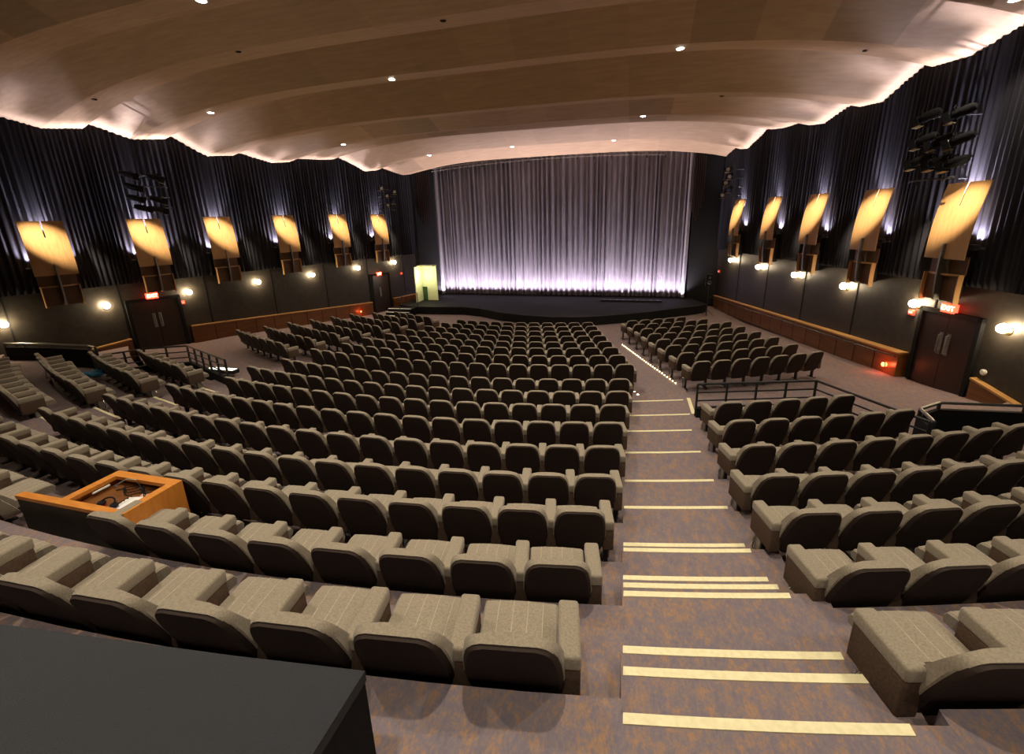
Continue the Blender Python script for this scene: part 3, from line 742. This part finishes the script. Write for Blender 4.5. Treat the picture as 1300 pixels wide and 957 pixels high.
# ------------------------------------------------------------------ downlights
DL = [(-4.1, 8.57, 0, 'top left'), (-2.6, 13.62, 0, 'left of centre, midway'), (-9.58, 13.41, 0, 'far left near the left drape'), (-7.72, 18.18, 0, 'left, over the left block'), (-6.03, 23.4, 1, 'brightest, near the left top corner of the stage'),
      (-1.44, 23.73, 0, 'above the middle of the stage front'), (3.74, 24.11, 0, 'above the right half of the stage front'), (5.02, 18.74, 0, 'right of centre, farther off'), (5.82, 13.87, 0, 'right of centre, over the right aisle'), (11.51, 11.58, 0, 'top right by the right drape')]
def downlight(x, y, br, lb, vis=True):
    z = ceil_z(x, y)
    if vis:
        t = thing('downlight', f'round recessed ceiling downlight, {lb}', 'ceiling light', (x, y, z), 0, 'recessed ceiling downlights')
        mb = MB(); mb.lathe([(.12, .01), (.125, -.015), (.09, -.02)], M['paper']); mb.build('trim_ring', t)
        mb = MB(); mb.lathe([(.09, -.024), (.06, -.032)], M['dlbright'] if br else M['dl']); mb.build('lens', t)
    return z
HOUSE = (1.0, .86, .66)
def house(x, y, e, tx=0, ty=0, sz=105):
    z = ceil_z(x, y) - .08; o = light('SPOT', 'house_light', (x, y, z), e, HOUSE, spot_size=math.radians(sz), spot_blend=.6, shadow_soft_size=.09)
    aim(o, (x + tx, y + ty, -4)); return o
for x, y, br, lb in DL: downlight(x, y, br, lb); house(x, y, 100 if y > 20 else (80 if x < 0 else 150) if abs(x) > 9 else 270, sz=78 if y > 17 else 105)
for x, y in ((3.9, 3.2), (-1.5, 3.4), (-5, 4), (8.2, 4.4), (7.6, 8.6), (1.5, 8.7), (4.2, -1), (9.5, 0.), (-2.5, -1), (1.0, 13.7)):
    house(x, y, 430 if -2 < x < 6 else 250 if x > 6 else 130)
    downlight(x, y, 0, f'dim spare at {names[len([o_ for o_ in bpy.data.objects if o_.name.startswith("downlight")]) % 20]} place behind the view') if False else None
for (x, y, lb) in ((-5.6, 10.9, 'left of the middle'), (0.2, 11.2, 'near the top middle'), (10.2, 14.1, 'right side, over the right block'), (-11.2, 10.9, 'far left near the drape'), (7.4, 16.7, 'right side, farther off')):
    z = ceil_z(x, y); mb = MB(); mb.lathe([(.07, .01), (.075, -.012), (.05, -.014), (.045, -.004)], M['black']); tag(mb.build('unlit_downlight', loc=(x, y, z)), f'small dark unlit ceiling fitting, {lb}', 'ceiling fitting', 'dark unlit ceiling fittings')

# ------------------------------------------------------------------ stage lighting on the walls
def spotlight_mesh(T, nm_mat, parent):
    mb = MB(); mb.lathe([(.085, 0), (.10, .05), (.10, .30), (.07, .38), (.03, .40)], M['black'], T, 14); mb.build('body', parent, smooth=40)
    mb = MB(); mb.lathe([(.086, -.012), (.086, -.003)], nm_mat, T, 14); mb.build('lens', parent)
    mb = MB(); mb.tube([(.12, 0, .2), (.13, 0, .1), (.13, .12, .1), (0, .2, .1), (-.13, .12, .1), (-.13, 0, .1), (-.12, 0, .2)], .010, M['black'], 6, T); mb.build('yoke', parent)
    mb = MB(); mb.box(-.12, .12, -.13, -.12, -.14, .0, M['barndoor'], T); mb.box(-.13, -.12, -.1, .1, -.12, 0, M['black'], T); mb.box(.12, .13, -.1, .1, -.12, 0, M['black'], T); mb.build('barn_door', parent)
def cluster(fr, y, z0, z1, out, side, lb, spots, scale=1.):
    T = fr(y, out); t = thing('light_ladder', f'black pipe ladder for stage lights on the {lb}', 'light rig', T @ Vector((0, 0, z0)), math.atan2(T[1][0], T[0][0]), 'pipe ladders for stage lights')
    for dy in (-.35, .35):
        mb = MB(); mb.tube([(0, dy, 0), (0, dy, z1 - z0)], .022, M['iron']); mb.build('upright', t)
    for q in range(4):
        z = .1 + q * (z1 - z0 - .2) / 3; mb = MB(); mb.tube([(0, -.6, z), (0, .6, z)], .02, M['iron']); mb.tube([(0, 0, z), (-out + .02, 0, z)], .015, M['iron']); mb.build('crossbar', t)
    for i, (dy, dz, lens, az, tl) in enumerate(spots):
        p = T @ Vector((.14, dy, z0 + dz)); s = thing('stage_spotlight', f'black stage spotlight on the {lb}, {names[i]} from the top', 'spotlight', p, 0, 'stage spotlights on the wall ladders')
        d = (Vector((1, 25 if az == 0 else az, -4.0)) - p).normalized()
        rot = d.to_track_quat('-Z', 'Y').to_matrix().to_4x4() @ Matrix.Scale(scale, 4)
        spotlight_mesh(rot, lens, s)
bl, wl = M['lens'], M['lenswhite']
cluster(frameR, 13.0, .60, 2.15, .9, 'R', 'right wall near the nearest veneer lamp', [(-.45, 1.45, bl, 0, 0), (.4, 1.35, bl, 24, 0), (-.40, .95, bl, 0, 0), (.05, .85, bl, 22, 0), (.5, .80, wl, 22, 0), (-.42, .5, bl, 0, 0), (.1, .42, bl, 25, 0), (.5, .35, bl, 25, 0)])
cluster(frameL, 12.75, .85, 2.15, .9, 'L', 'left wall near the second veneer lamp', [(-.40, 1.15, bl, 0, 0), (.35, 1.10, wl, 24, 0), (-.35, .75, bl, 0, 0), (.30, .35, wl, 23, 0), (-.35, .38, bl, 0, 0), (-.2, .05, wl, 0, 0), (.25, .0, bl, 0, 0)])
cluster(frameL, 23.6, .9, 2.2, .8, 'L', 'far left wall by the stage', [(-.45, 1.25, wl, 8, 0), (-.1, .85, wl, 6, 0), (-.1, .35, wl, 6, 0), (.5, 1.1, wl, 10, 0), (.35, .55, bl, 10, 0)])
cluster(frameR, 24.4, .9, 2.3, .8, 'R', 'far right wall by the stage', [(.2, 1.3, wl, 8, 0), (.45, .95, wl, 8, 0), (.1, .70, wl, 5, 0), (.5, .35, bl, 8, 0), (-.2, .15, wl, 8, 0)])

# ------------------------------------------------------------------ seats
def seat_parts(arms=(-.28,), bracket=False):
    """local frame: x along the row, +y towards the stage, origin on the floor under the top of the back"""
    parts = []
    sp = [(0.0, .255, .178), (.06, .29, .224), (.16, .36, .242), (.30, .51, .250), (.44, .66, .238), (.52, .745, .221), (.565, .787, .204), (.595, .814, .178), (.612, .830, .135)]
    def back_y(z): return (.20 * ((.86 - z) / .60) ** 1.1 if z < .86 else 0) - .07
    def sheet(inner, outer, bulge, grow, mat):
        mb = MB(); us = [-1, -.93, -.6, 0, .6, .93, 1]; A = []; B = []
        for (_, z, hwid) in sp:
            z2 = z + (grow if z > .6 else -grow * .3); hh = hwid + grow
            nz = .30
            A.append([(u * hh, back_y(z) + inner * (1 + 1.7 * max(0, .80 - z) / .6 * (inner > .03)) + (bulge * (1 - abs(u) ** 3)), z2) for u in us])
            B.append([(u * hh * .985, back_y(z) + outer - (.006 if abs(u) < .95 else -.012), z2 + .0) for u in us])
        nj = len(us); ni = len(sp); vs = [p for r in A for p in r] + [p for r in B for p in r]; o = ni * nj; fs = []
        for i in range(ni - 1):
            for j in range(nj - 1):
                a = i * nj + j; fs.append((a, a + 1, a + nj + 1, a + nj)); fs.append((a + o, a + nj + o, a + nj + 1 + o, a + 1 + o))
            a = i * nj; fs.append((a, a + nj, a + nj + o, a + o)); a += nj - 1; fs.append((a, a + o, a + nj + o, a + nj))
        for j in range(nj - 1):
            fs.append((j, j + o, j + 1 + o, j + 1)); a = (ni - 1) * nj + j; fs.append((a, a + 1, a + 1 + o, a + o))
        mb.add(vs, fs, mat); return mb
    parts.append(('backrest', sheet(.062, .012, .018, .010, M['fabric']), 40))
    parts.append(('back_shell', sheet(.018, -.008, .0, .0, M['shell']), 40))
    # seat cushion
    mb = MB(); us = [-.222, -.21, -.16, -.105, -.055, 0, .055, .105, .16, .21, .222]; vsn = [.25, .27, .34, .43, .52, .575, .595]
    zt = lambda u, v: .455 + .012 * math.cos(u / .222 * PI / 2) - (.012 if abs(u) > .215 else 0) - (.05 if v > .59 else .014 if v > .57 else 0) - .03 * (.595 - v)
    top = [[(u * (1 - .04 * (v < .2)), v, zt(u, v)) for u in us] for v in vsn]; bot = [[(u * .96, v * .99, .345 - (.0 if v > .3 else .01)) for u in us] for v in vsn]
    nj = len(us); ni = len(vsn); vs = [p for r in top for p in r] + [p for r in bot for p in r]; o = ni * nj; fs = []
    for i in range(ni - 1):
        for j in range(nj - 1): a = i * nj + j; fs += [(a, a + 1, a + nj + 1, a + nj), (a + o, a + nj + o, a + nj + 1 + o, a + 1 + o)]
        a = i * nj; fs.append((a, a + nj, a + nj + o, a + o)); a += nj - 1; fs.append((a, a + o, a + nj + o, a + nj))
    for j in range(nj - 1): fs.append((j, j + o, j + 1 + o, j + 1)); a = (ni - 1) * nj + j; fs.append((a, a + 1, a + 1 + o, a + o))
    mb.add(vs, fs, M['fabric']); parts.append(('seat_cushion', mb, 40))
    mb = MB()
    for u in (-.132, -.044, .044, .132): mb.tube([(u, v, zt(u, v) - .001) for v in vsn], .0035, M['piping'], 4)
    parts.append(('seat_cushion.piping', mb, True))
    mb = MB()
    for u in arms: mb.box(u - .022, u + .022, .24, .30, .02, .36, M['iron']); mb.box(u - .03, u + .03, .16, .38, 0, .02, M['iron'])
    mb.box(-.24, .24, .26, .29, .28, .345, M['iron'])
    parts.append(('base_frame', mb, False))
    for u in arms:
        mb = MB(); mb.rbox(u - .056, u + .056, .07, .44, .535, .635, .02, M['fabric']); parts.append(('armrest', mb, True))
        mb = MB(); mb.rbox(u - .053, u + .053, .075, .43, .30, .545, .015, M['armside']); parts.append(('armrest.side_panel', mb, 40))
    if bracket:
        sgn = bracket; u = .28 * (1 if sgn > 0 else -1); mb = MB(); mb.rbox(u + sgn * .03 - .012, u + sgn * .03 + .012, .24, .34, .10, .32, .01, M['steel'])
        mb.tube([(u + sgn * .035, .30, .02), (u + sgn * .05, .36, .14), (u + sgn * .04, .33, .3)], .013, M['chrome'], 6); parts.append(('aisle_bracket', mb, True))
    return parts
def make_seat(*a):
    ps = seat_parts(*a); return [(n, mb.mesh(n, sm)) for n, mb, sm in ps]
KINDS = {'mid': make_seat((-.28,), 0), 'right': make_seat((-.28, .28), 1), 'left': make_seat((-.28, .28), -1), 'leftc': make_seat((-.28,), -1), 'rightend': make_seat((.28,), 0)}
seats = []    # (block, k, j, n, s, kind)
ncen = {1: 17, 2: 17, 3: 18, 4: 18, 5: 18, 6: 18, 7: 17, 8: 18, 9: 18, 10: 18, 11: 17, 12: 16, 13: 15, 14: 14, 15: 13, 16: 12, 17: 11}
for k in range(1, 18):
    for j in range(ncen[k]):
        s = XR[k - 1] - j * WD[k - 1]
        if k == 2 and 8 <= j <= 10: continue       # the console stands here
        seats.append(('centre', k, j, ncen[k], s, 'right' if j == 0 else 'leftc' if j == ncen[k] - 1 else 'mid'))
firstR = {1: 6.58, 2: 6.60, 3: 6.574, 4: 6.545, 5: 6.623, 6: 6.657, 7: 6.719, 10: 6.776, 11: 6.52, 12: 6.27, 13: 6.04, 14: 5.82, 15: 5.60, 16: 5.34, 17: 5.08}
nR = {1: 4, 2: 6, 3: 8, 4: 9, 5: 8, 6: 6, 7: 5, 10: 7, 11: 7, 12: 7, 13: 7, 14: 7, 15: 7, 16: 6, 17: 5}
firstL = {3: 7.2, 4: 7.1, 5: 7.0, 6: 6.85, 7: 6.6, 10: 6.45, 11: 6.15, 12: 5.85, 13: 5.55, 14: 5.25, 15: 4.95, 16: 4.65, 17: 4.35}
nL = {4: 9, 5: 8, 6: 7, 7: 6, 10: 7, 11: 7, 12: 7, 13: 7, 14: 7, 15: 7, 16: 6, 17: 5}
for k in nR:
    for j in range(nR[k]): seats.append(('right', k, j, nR[k], firstR[k] + j * WD[k - 1], 'left' if j == 0 else 'rightend'))
for k in nL:
    for j in range(nL[k]): seats.append(('left', k, j, nL[k], -(firstL[k] + j * WD[k - 1]), 'right' if j == 0 else 'mid'))
# keep what the frame can show (plus a margin), nearest first
camv = Vector((CX, 0, 0))
def project(P):
    d = P - camv; z = d.dot(fw)
    return (650 + f * d.dot(rt) / z, 434 - f * d.dot(up) / z, z) if z > .1 else (9e9, 9e9, z)
cand = []
for sdat in seats:
    blk, k, j, n, s, kd = sdat; p, a = arc(k, s); P_ = Vector((p.x, p.y, F[k - 1])); x, y, z = project(P_ + Vector((0, .2, .6)))
    if -230 < x < 1560 and y < 1150 and z > .5: cand.append((z, sdat, P_, a))
cand.sort(key=lambda c: c[0])
ROWN = ['nearest'] + names[1:]
def seat_label(blk, k, j, n):
    if blk == 'centre':
        row = 'nearest' if k == 1 else ROWN[k - 1]
        pos = 'end seat at right aisle' if j == 0 else 'end seat at left aisle' if j == n - 1 else f'{names[j]} from the right aisle'
        return f'padded seat, centre block, {row} row from camera, {pos}'
    side = blk; up_ = k <= 7
    if up_:
        row = ROWN[k - 1]
        return f'padded seat, upper {side} block, {row} row from camera, {names[j]} from the aisle'
    row = ROWN[k - 10]
    return f'small seat, lower {side} block, {row} row from the cross aisle, {names[j]} from centre aisle'
far = MB(); nseat = 0
for q, (z, (blk, k, j, n, s, kd), P_, a) in enumerate(cand):
    w = WD[k - 1] / .56; yaw = a
    if q < 300:
        t = thing('theatre_seat', seat_label(blk, k, j, n), 'theatre seat', P_, yaw, f'theatre seats of the {blk} block'); t.scale = (w, 1, 1)
        last = {}
        for nm, me in KINDS[kd]:
            base, _, sub = nm.partition('.')
            o = bpy.data.objects.new(sub or base, me); COL.objects.link(o)
            if sub: o.parent = last[base]
            else: o.parent = t; last[base] = o
        nseat += 1
    else:
        T = Matrix.Translation(P_) @ Matrix.Rotation(yaw, 4, 'Z') @ Matrix.Diagonal((w, 1, 1, 1))
        for nm, me in KINDS[kd]:
            if 'piping' in nm or 'bracket' in nm: continue
            far.add([v.co[:] for v in me.vertices], [tuple(p.vertices) for p in me.polygons], me.materials[0], T)
me = far.mesh('distant_theatre_seats', True, normals=False); me.set_sharp_from_angle(angle=math.radians(40))
for p in me.polygons: p.use_smooth = True
o = bpy.data.objects.new('distant_theatre_seats', me); COL.objects.link(o)
tag(o, 'the most distant small rows of grey-brown seats below the stage', 'theatre seat', kind='stuff')

# ------------------------------------------------------------------ sound console
t = thing('sound_console', 'orange wooden sound desk with open top standing among the seats at left', 'desk', (-.42, 2.80, F[1])); D = M['desk']; hz = -2.62 - F[1]
x0, x1, y0, y1 = -.48, .47, -.29, .30
mb = MB(); mb.box(x1 - .10, x1, y0, y1, hz - .04, hz, D); mb.box(x0, x0 + .10, y0 + .05, y1, hz - .04, hz, D); mb.box(x0 + .1, x1 - .1, y1 - .10, y1, hz - .04, hz, D); mb.box(x0 - .58, x1 - .1, y0 - .03, y0 + .05, hz - .04, hz, D)
mb.build('top_frame', t)
mb = MB(); mb.box(x1 - .03, x1, y0, y1, 0, hz - .04, D); mb.build('right_side', t)
mb = MB(); mb.box(x0, x0 + .03, y0, y1, 0, hz - .04, D); mb.build('left_side', t)
mb = MB(); mb.box(x0 + .03, x1 - .03, y1 - .03, y1, 0, hz - .04, D); mb.build('front_panel', t)
mb = MB(); mb.box(x0 - .58, x1 - .03, y0 - .02, y0 + .03, 0.0, hz - .04, M['lowwall']); e = mb.build('rear_panel', t); e['label'] = 'dark carpeted rear panel'
mb = MB(); mb.box(x0 + .03, x1 - .03, y0 + .03, y1 - .03, hz - .13, hz - .11, M['wains']); mb.build('inner_shelf', t)
mb = MB(); mb.rbox(x0 + .105, x0 + .12, -.05, .12, hz - .07, hz - .05, .005, M['paper']); mb.build('handle_bar', t)
sx, sy, sz_ = -.42, 2.80, F[1] + hz - .11
for (nm, lb, cat, bx, mat, pos, rz) in (('paper_sheet', 'white sheet of paper lying in the sound desk', 'paper', (.13, .10, .003), 'paper', (.17, -.02), .3),
        ('paper_sheet', 'pink edged note above the white sheet in the sound desk', 'paper', (.09, .03, .004), 'pinkpaper', (.20, .13), .3),
        ('display_unit', 'small box with a glowing blue display in the sound desk', 'device', (.05, .025, .03), 'blueplastic', (.06, -.19), .1),
        ('red_clip', 'small red clip lying in the sound desk', 'clip', (.02, .012, .02), 'redplastic', (-.10, -.12), .5)):
    mb = MB(); a, b, c = bx; mb.rbox(-a, a, -b, b, 0, c, min(.003, c * .4), M[mat]); tag(mb.build(nm, loc=(sx + pos[0], sy + pos[1], sz_ + .002), rz=rz), lb, cat)
t = thing('headset', 'black headset with coiled cable lying in the sound desk', 'headset', (sx - .02, sy - .13, sz_ + .02))
mb = MB(); mb.tube([(.09 * math.cos(q * .5), .05 * math.sin(q * .5), .03 + .03 * math.sin(q * .5)) for q in range(9)], .008, M['black']); mb.build('headband', t)
for q in (-1, 1): mb = MB(); mb.lathe([(.035, 0), (.04, .015), (.03, .03)], M['black'], Matrix.Translation((q * .09, 0, 0)), 12); mb.build('ear_cup', t)
mb = MB(); mb.tube([(.1 + .012 * math.sin(q), .01 * math.cos(q) + q * .006, .01 + .0 * q) for q in range(30)], .004, M['black'], 5); mb.build('cable', t)
t = thing('cable_tangle', 'dark cables curling over the shelf of the sound desk', 'cables', (sx + .02, sy + .1, sz_ + .006))
for q in range(4):
    mb = MB(); mb.tube([(-.28 + .06 * i_ + .02 * q, .05 * math.sin(i_ * 1.3 + q * 1.7) + .03 * q, .004 + .003 * q) for i_ in range(9)], .005, M['black'], 5, ); mb.build('cable', t)
t = thing('desk_lamp', 'small metallic gooseneck lamp inside the sound desk', 'lamp', (sx - .02, sy + .2, sz_ + .002))
mb = MB(); mb.lathe([(.03, 0), (.028, .015)], M['steel']); mb.build('base', t)
mb = MB(); mb.tube([(0, 0, .01), (-.02, -.02, .12), (-.06, -.08, .16), (-.11, -.15, .13)], .006, M['steel']); mb.build('neck', t)
mb = MB(); mb.lathe([(.012, 0), (.02, -.03)], M['steel'], Matrix.Translation((-.115, -.155, .13))); mb.build('lamp_head', t)

# ------------------------------------------------------------------ ledge in the foreground
E = [(3.80, 1.07), (3.25, 1.0), (2.4, .905), (1.4, .80), (0, .67), (-2, .5), (-5, .34)]
t = thing('counter_ledge', 'dark grey flat topped parapet running along the bottom left corner', 'ledge', (0, .2, -2.4))
zt_ = -1.66
mb = MB(); mb.prism([(x, y - .2) for x, y in E] + [(-5, -1.6), (3.7, -1.2)], .0, zt_ + 2.4 - .05, M['black']); mb.build('ledge_body', t)
LG = noise_mat('ledge_top', (.018, .021, .028), (.027, .030, .040), 260, .6, .5, 300)
mb = MB(); mb.prism([(x, y - .19) for x, y in E] + [(-5, -1.65), (3.72, -1.25)], zt_ + 2.4 - .05, zt_ + 2.4, LG); mb.build('ledge_top', t)

# ------------------------------------------------------------------ stage wash
for q in range(28):
    s = .3 + q * (15.58 - .6) / 27; p = cA + cdv * s + cn * .68 + Vector((0, 0, -4.40))
    o = light('SPOT', 'curtain_uplight', p, 150, (1.0, .86, .98), spot_size=math.radians(112), spot_blend=.7, shadow_soft_size=.05); aim(o, cA + cdv * s + cn * .1 + Vector((0, 0, -2.4)))
light('POINT', 'doorway_light', (-7.3, 24.1, -2.9), 20, (1.0, 1.0, .72), shadow_soft_size=.08)

# ------------------------------------------------------------------ world, colour
w = bpy.data.worlds.new('world'); SC.world = w; w.use_nodes = True
w.node_tree.nodes['Background'].inputs[0].default_value = (0, 0, 0, 1); w.node_tree.nodes['Background'].inputs[1].default_value = 0
vs_ = SC.view_settings; vs_.view_transform = 'Standard'; vs_.look = 'None'; vs_.gamma = 1; vs_.use_curve_mapping = False; vs_.exposure = 1.05
SC.cycles.max_bounces = 6; SC.cycles.diffuse_bounces = 4; SC.cycles.glossy_bounces = 2; SC.cycles.sample_clamp_indirect = 6
SC.cycles.use_denoising = True

# lift everything so that the pit floor lies at z = 0
for o in SC.objects:
    if o.parent is None: o.location.z += DZ
print('individual seats', nseat, 'candidates', len(cand), 'objects', len(SC.objects))
